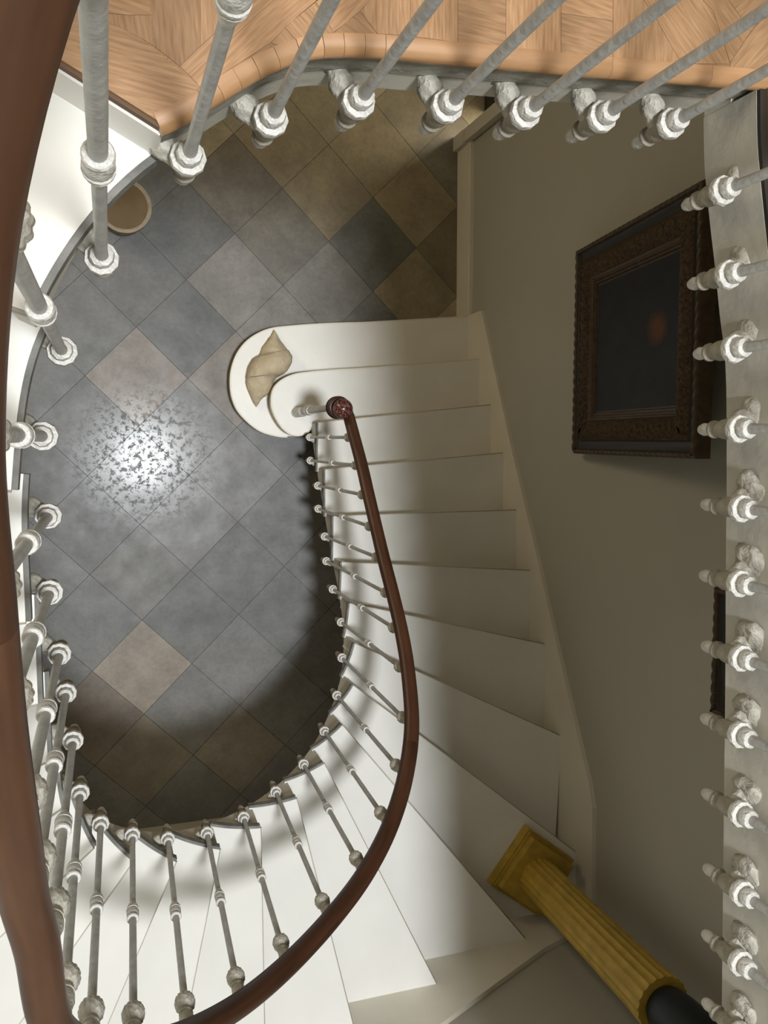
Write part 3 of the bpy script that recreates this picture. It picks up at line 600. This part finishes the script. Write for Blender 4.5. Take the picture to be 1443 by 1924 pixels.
def picture(name, label, y0, wid, hgt, zbot, lean, canvas=True):
    base = Vector(P(WX-.12, y0 + wid/2, zbot))
    la = math.radians(lean)
    A = Vector((0, -1, 0)); Bv = Vector((-math.sin(la), 0, math.cos(la))); Cv = Vector((-math.cos(la), 0, -math.sin(la)))
    t = thing(name, label, 'picture', base)
    def L(a, b, c): return base + (A*(a - wid/2) + Bv*b + Cv*c)*S
    def ring_prof(pname, m, prof, relief=None, n_len=1, sharp=50):
        mb = MB()
        # prof: list of (inset, depth); four mitred sides
        corners = [(0, 0, 1, 1), (wid, 0, -1, 1), (wid, hgt, -1, -1), (0, hgt, 1, -1)]
        for sidx in range(4):
            c0, c1 = corners[sidx], corners[(sidx+1) % 4]
            rows = []
            for u in range(n_len+1):
                f = u/n_len; row = []
                for j, (ins, dep) in enumerate(prof):
                    pa = (c0[0] + c0[2]*ins, c0[1] + c0[3]*ins); pb_ = (c1[0] + c1[2]*ins, c1[1] + c1[3]*ins)
                    a = pa[0] + (pb_[0]-pa[0])*f; b = pa[1] + (pb_[1]-pa[1])*f
                    length = (wid if sidx % 2 == 0 else hgt)
                    row.append(mb.v(L(a, b, dep + (relief(f*length, j, len(prof)) if relief else 0))))
                rows.append(row)
            for r0, r1_ in zip(rows, rows[1:]):
                for j in range(len(prof)-1): mb.face([r0[j], r1_[j], r1_[j+1], r0[j+1]], smooth=True)
        bmesh.ops.remove_doubles(mb.bm, verts=mb.bm.verts[:], dist=1e-5)
        return mb.build(pname, m, t, sharp=sharp)
    def rope(s, j, k): return .035*abs(math.sin(s*12)) if 0 < j < k-1 else 0
    ring_prof('rim', frim, [(0, -.1), (0, .20), (.03, .25), (.07, .27), (.11, .25), (.13, .2)], relief=rope, n_len=120, sharp=60)
    ring_prof('outer_band', fdark, [(.12, .21), (.16, .17), (.34, .16), (.37, .2)])
    def leaf(s, j, k):
        v = j/(k-1); w_ = math.sin(s*19 + 2.6*math.sin(v*3.1) + v*4)*.7 + .5*math.sin(s*31 - v*9); return .06*math.sin(math.pi*v)*(.5+.5*w_) + .02*math.sin(s*37+v*9) if 0 < j < k-1 else 0
    ring_prof('carved_band', gilt, [(.36 + .5*q/8, .19 + .10*math.sin(math.pi*q/8) - .02*q/8) for q in range(9)], relief=leaf, n_len=220, sharp=75)
    ring_prof('inner_moulding', frim, [(.85, .17), (.89, .2), (.92, .19), (.95, .15), (.99, .15), (1.01, .11), (1.06, .11), (1.08, .06), (1.14, .05)])
    mb = MB(); q = [mb.v(L(a, b, .055)) for a, b in ((1.12, 1.12), (wid-1.12, 1.12), (wid-1.12, hgt-1.12), (1.12, hgt-1.12))]; q2 = [mb.v(L(a, b, .0)) for a, b in ((1.12, 1.12), (wid-1.12, 1.12), (wid-1.12, hgt-1.12), (1.12, hgt-1.12))]
    uv = [(0, 0), (1, 0), (1, 1), (0, 1)]; mb.face(q, uvs=uv); mb.face(q2, uvs=uv)
    for i in range(4): mb.face([q[i], q[(i+1) % 4], q2[(i+1) % 4], q2[i]], uvs=uv)
    mb.build('canvas', cv, t)
    mb = MB(); q = [L(a, b, -.02) for a, b in ((.05, .05), (wid-.05, .05), (wid-.05, hgt-.05), (.05, hgt-.05))]; q2 = [L(a, b, -.09) for a, b in ((.05, .05), (wid-.05, .05), (wid-.05, hgt-.05), (.05, hgt-.05))]
    mb.prism3(q, q2); mb.build('backing', fdark, t)
    return t
picture('framed_painting', 'dark painting with orange patch in a heavy carved frame on the right wall', -5.1, 5.5, 6.45, 8.85, 8.7)
picture('framed_painting', 'second dark frame, only its edge showing below the right gallery', 3.15, 2.75, 4.6, 14.75, 3.0)

# ------------------------------------------------------------------ yellow fluted pedestal with a dark ornament
yel = mat('ochre_painted_wood', (.50, .325, .045), .5, var=.25, vscale=18, bump=.1)
pd = thing('pedestal', 'ochre yellow fluted column on a square plinth standing on the ninth step', 'pedestal', P(10.98, 12.07, 9), rot=-math.radians(38.2))
def lbox(mb, h, z0, z1, bev=0):
    vs = [mb.v(Vector((sx*h*S, sy*h*S, z*S))) for z in (z0, z1) for sx, sy in ((-1,-1),(1,-1),(1,1),(-1,1))]
    for q in ((0,1,2,3),(4,5,6,7),(0,1,5,4),(1,2,6,5),(2,3,7,6),(3,0,4,7)): mb.face([vs[i] for i in q])
mb = MB(); lbox(mb, .92, 0, .30); lbox(mb, .86, .30, .36); lbox(mb, .80, .36, .58); mb.build('plinth', yel, pd, local=True)
mb = MB(); rings = []
NF = 20
for r, z in ((.56, .58), (.55, .8), (.56, 3.0), (.60, 5.6), (.635, 6.1)):
    ring = []
    for k in range(NF*8):
        a = 2*math.pi*k/(NF*8); f = (k % 8)/8; rr = r*(1 - .055*math.sin(math.pi*f)); ring.append(mb.v(Vector((rr*math.cos(a)*S, rr*math.sin(a)*S, z*S))))
    rings.append(ring)
for a, b in zip(rings, rings[1:]):
    for k in range(NF*8): mb.face([a[k], a[(k+1) % (NF*8)], b[(k+1) % (NF*8)], b[k]], smooth=True)
mb.face(rings[0]); mb.face(rings[-1]); mb.build('shaft', yel, pd, local=True, sharp=40)
blk = mat('dark_slate_glaze', (.010, .016, .020), .45, var=.4, vscale=6, spec=.4)
mb = MB(); prof = [(.44,0),(.50,.15),(.545,.5),(.56,.9),(.53,1.4),(.44,1.8),(.30,2.1),(.14,2.25),(.01,2.3)]
mb.lathe(prof, seg=36)
for v in mb.bm.verts:
    d = noise.noise(v.co*9 + Vector((3, 1, 2)))*.010; v.co.x *= 1 + d*6; v.co.y *= 1 + d*6
o = mb.build('ornament', blk, sharp=70); o.location = P(11.0, 12.08, 15.1); tag(o, 'dark blue-black rounded ornament resting on top of the yellow fluted pedestal', 'ornament')

# ------------------------------------------------------------------ stone shell on the first step
tc_m = mat('weathered_sandstone', (.60, .50, .345), .85, color2=(.44, .36, .24), vscale=16, bump=.5, bscale=50)
SH = [(5.294,-3.485,.052),(5.286,-3.441,.104),(5.276,-3.165,.274),(5.338,-2.936,.404),(5.341,-2.872,.446),(5.344,-2.854,.463),(5.317,-2.804,.52),(5.285,-2.687,.635),(5.209,-2.496,.685),(5.153,-2.378,.689),(5.077,-2.202,.658),(4.993,-2.084,.591),(4.974,-2.054,.549),(4.904,-1.936,.469),(4.877,-1.79,.406),(4.881,-1.616,.339),(4.886,-1.47,.273),(4.884,-1.324,.185),(4.86,-1.222,.059)]
HT = [.2,.3,.5,.62,.66,.86,.9,.98,1.05,1.06,1.04,1.0,.84,.74,.66,.58,.5,.4,.25]          # crest height over the step
mb = MB(); rings = []; ax = (Vector((4.86,-1.222)) - Vector((5.294,-3.485))).normalized(); sd = Vector((-ax.y, ax.x))
for (x, y, r), h in zip(SH, HT):
    ring = []
    for k in range(36):
        a = 2*math.pi*k/36; lat = r*math.cos(a); ver = math.sin(a)
        z = 1.0 + h*.42 + (h*.58*ver if ver > 0 else h*.42*ver)
        p3 = Vector((x + sd.x*lat + ax.x*.18*math.cos(a), y + sd.y*lat + ax.y*.18*math.cos(a), z))
        d = noise.noise(p3*2.4)*.045 + noise.noise(p3*7)*.015
        ring.append(mb.v(P(p3.x + d*.5, p3.y + d*.5, max(1.0, p3.z + (d if ver > -.3 else 0)))))
    rings.append(ring)
for a, b in zip(rings, rings[1:]):
    for k in range(36): mb.face([a[k], a[(k+1) % 36], b[(k+1) % 36], b[k]], smooth=True)
mb.face(rings[0]); mb.face(rings[-1])
o = recenter(mb.build('stone_shell', tc_m, sharp=50), P(5.0, -2.4, 1)); tag(o, 'beige stone carved like a spiral conch shell lying on the first step', 'stone shell')

# ------------------------------------------------------------------ round stone bowl under the stair
st_m = mat('pale_pitted_stone', (.34, .295, .215), .85, color2=(.24, .2, .15), vscale=22, bump=.6, bscale=45)
in_m = mat('brown_bowl_inside', (.15, .105, .052), .8, color2=(.10, .068, .032), vscale=7, bump=.2)
bw = thing('stone_bowl', 'round pale stone bowl with brown inside on the floor under the upper stair', 'bowl', P(.66, -7.12, 0))
mb = MB(); mb.lathe([(.5,0),(.62,.5),(.76,1.3),(.81,1.75),(.82,1.84),(.74,1.85),(.70,1.8)], seg=48, jit=.008); mb.build('body', st_m, bw, local=True, sharp=60)
mb = MB(); mb.lathe([(.705,1.81),(.66,1.5),(.52,1.1),(.3,.9),(.02,.85)], seg=40); mb.build('inside', in_m, bw, local=True, sharp=60)
# dark door leaf standing open in the passage
mb = MB(); mb.box(13.5, 13.72, -13.4, -12.0, .05, 12.6); mb.bevel(.03, 1); struct(mb.build('door_2', M['dark']))
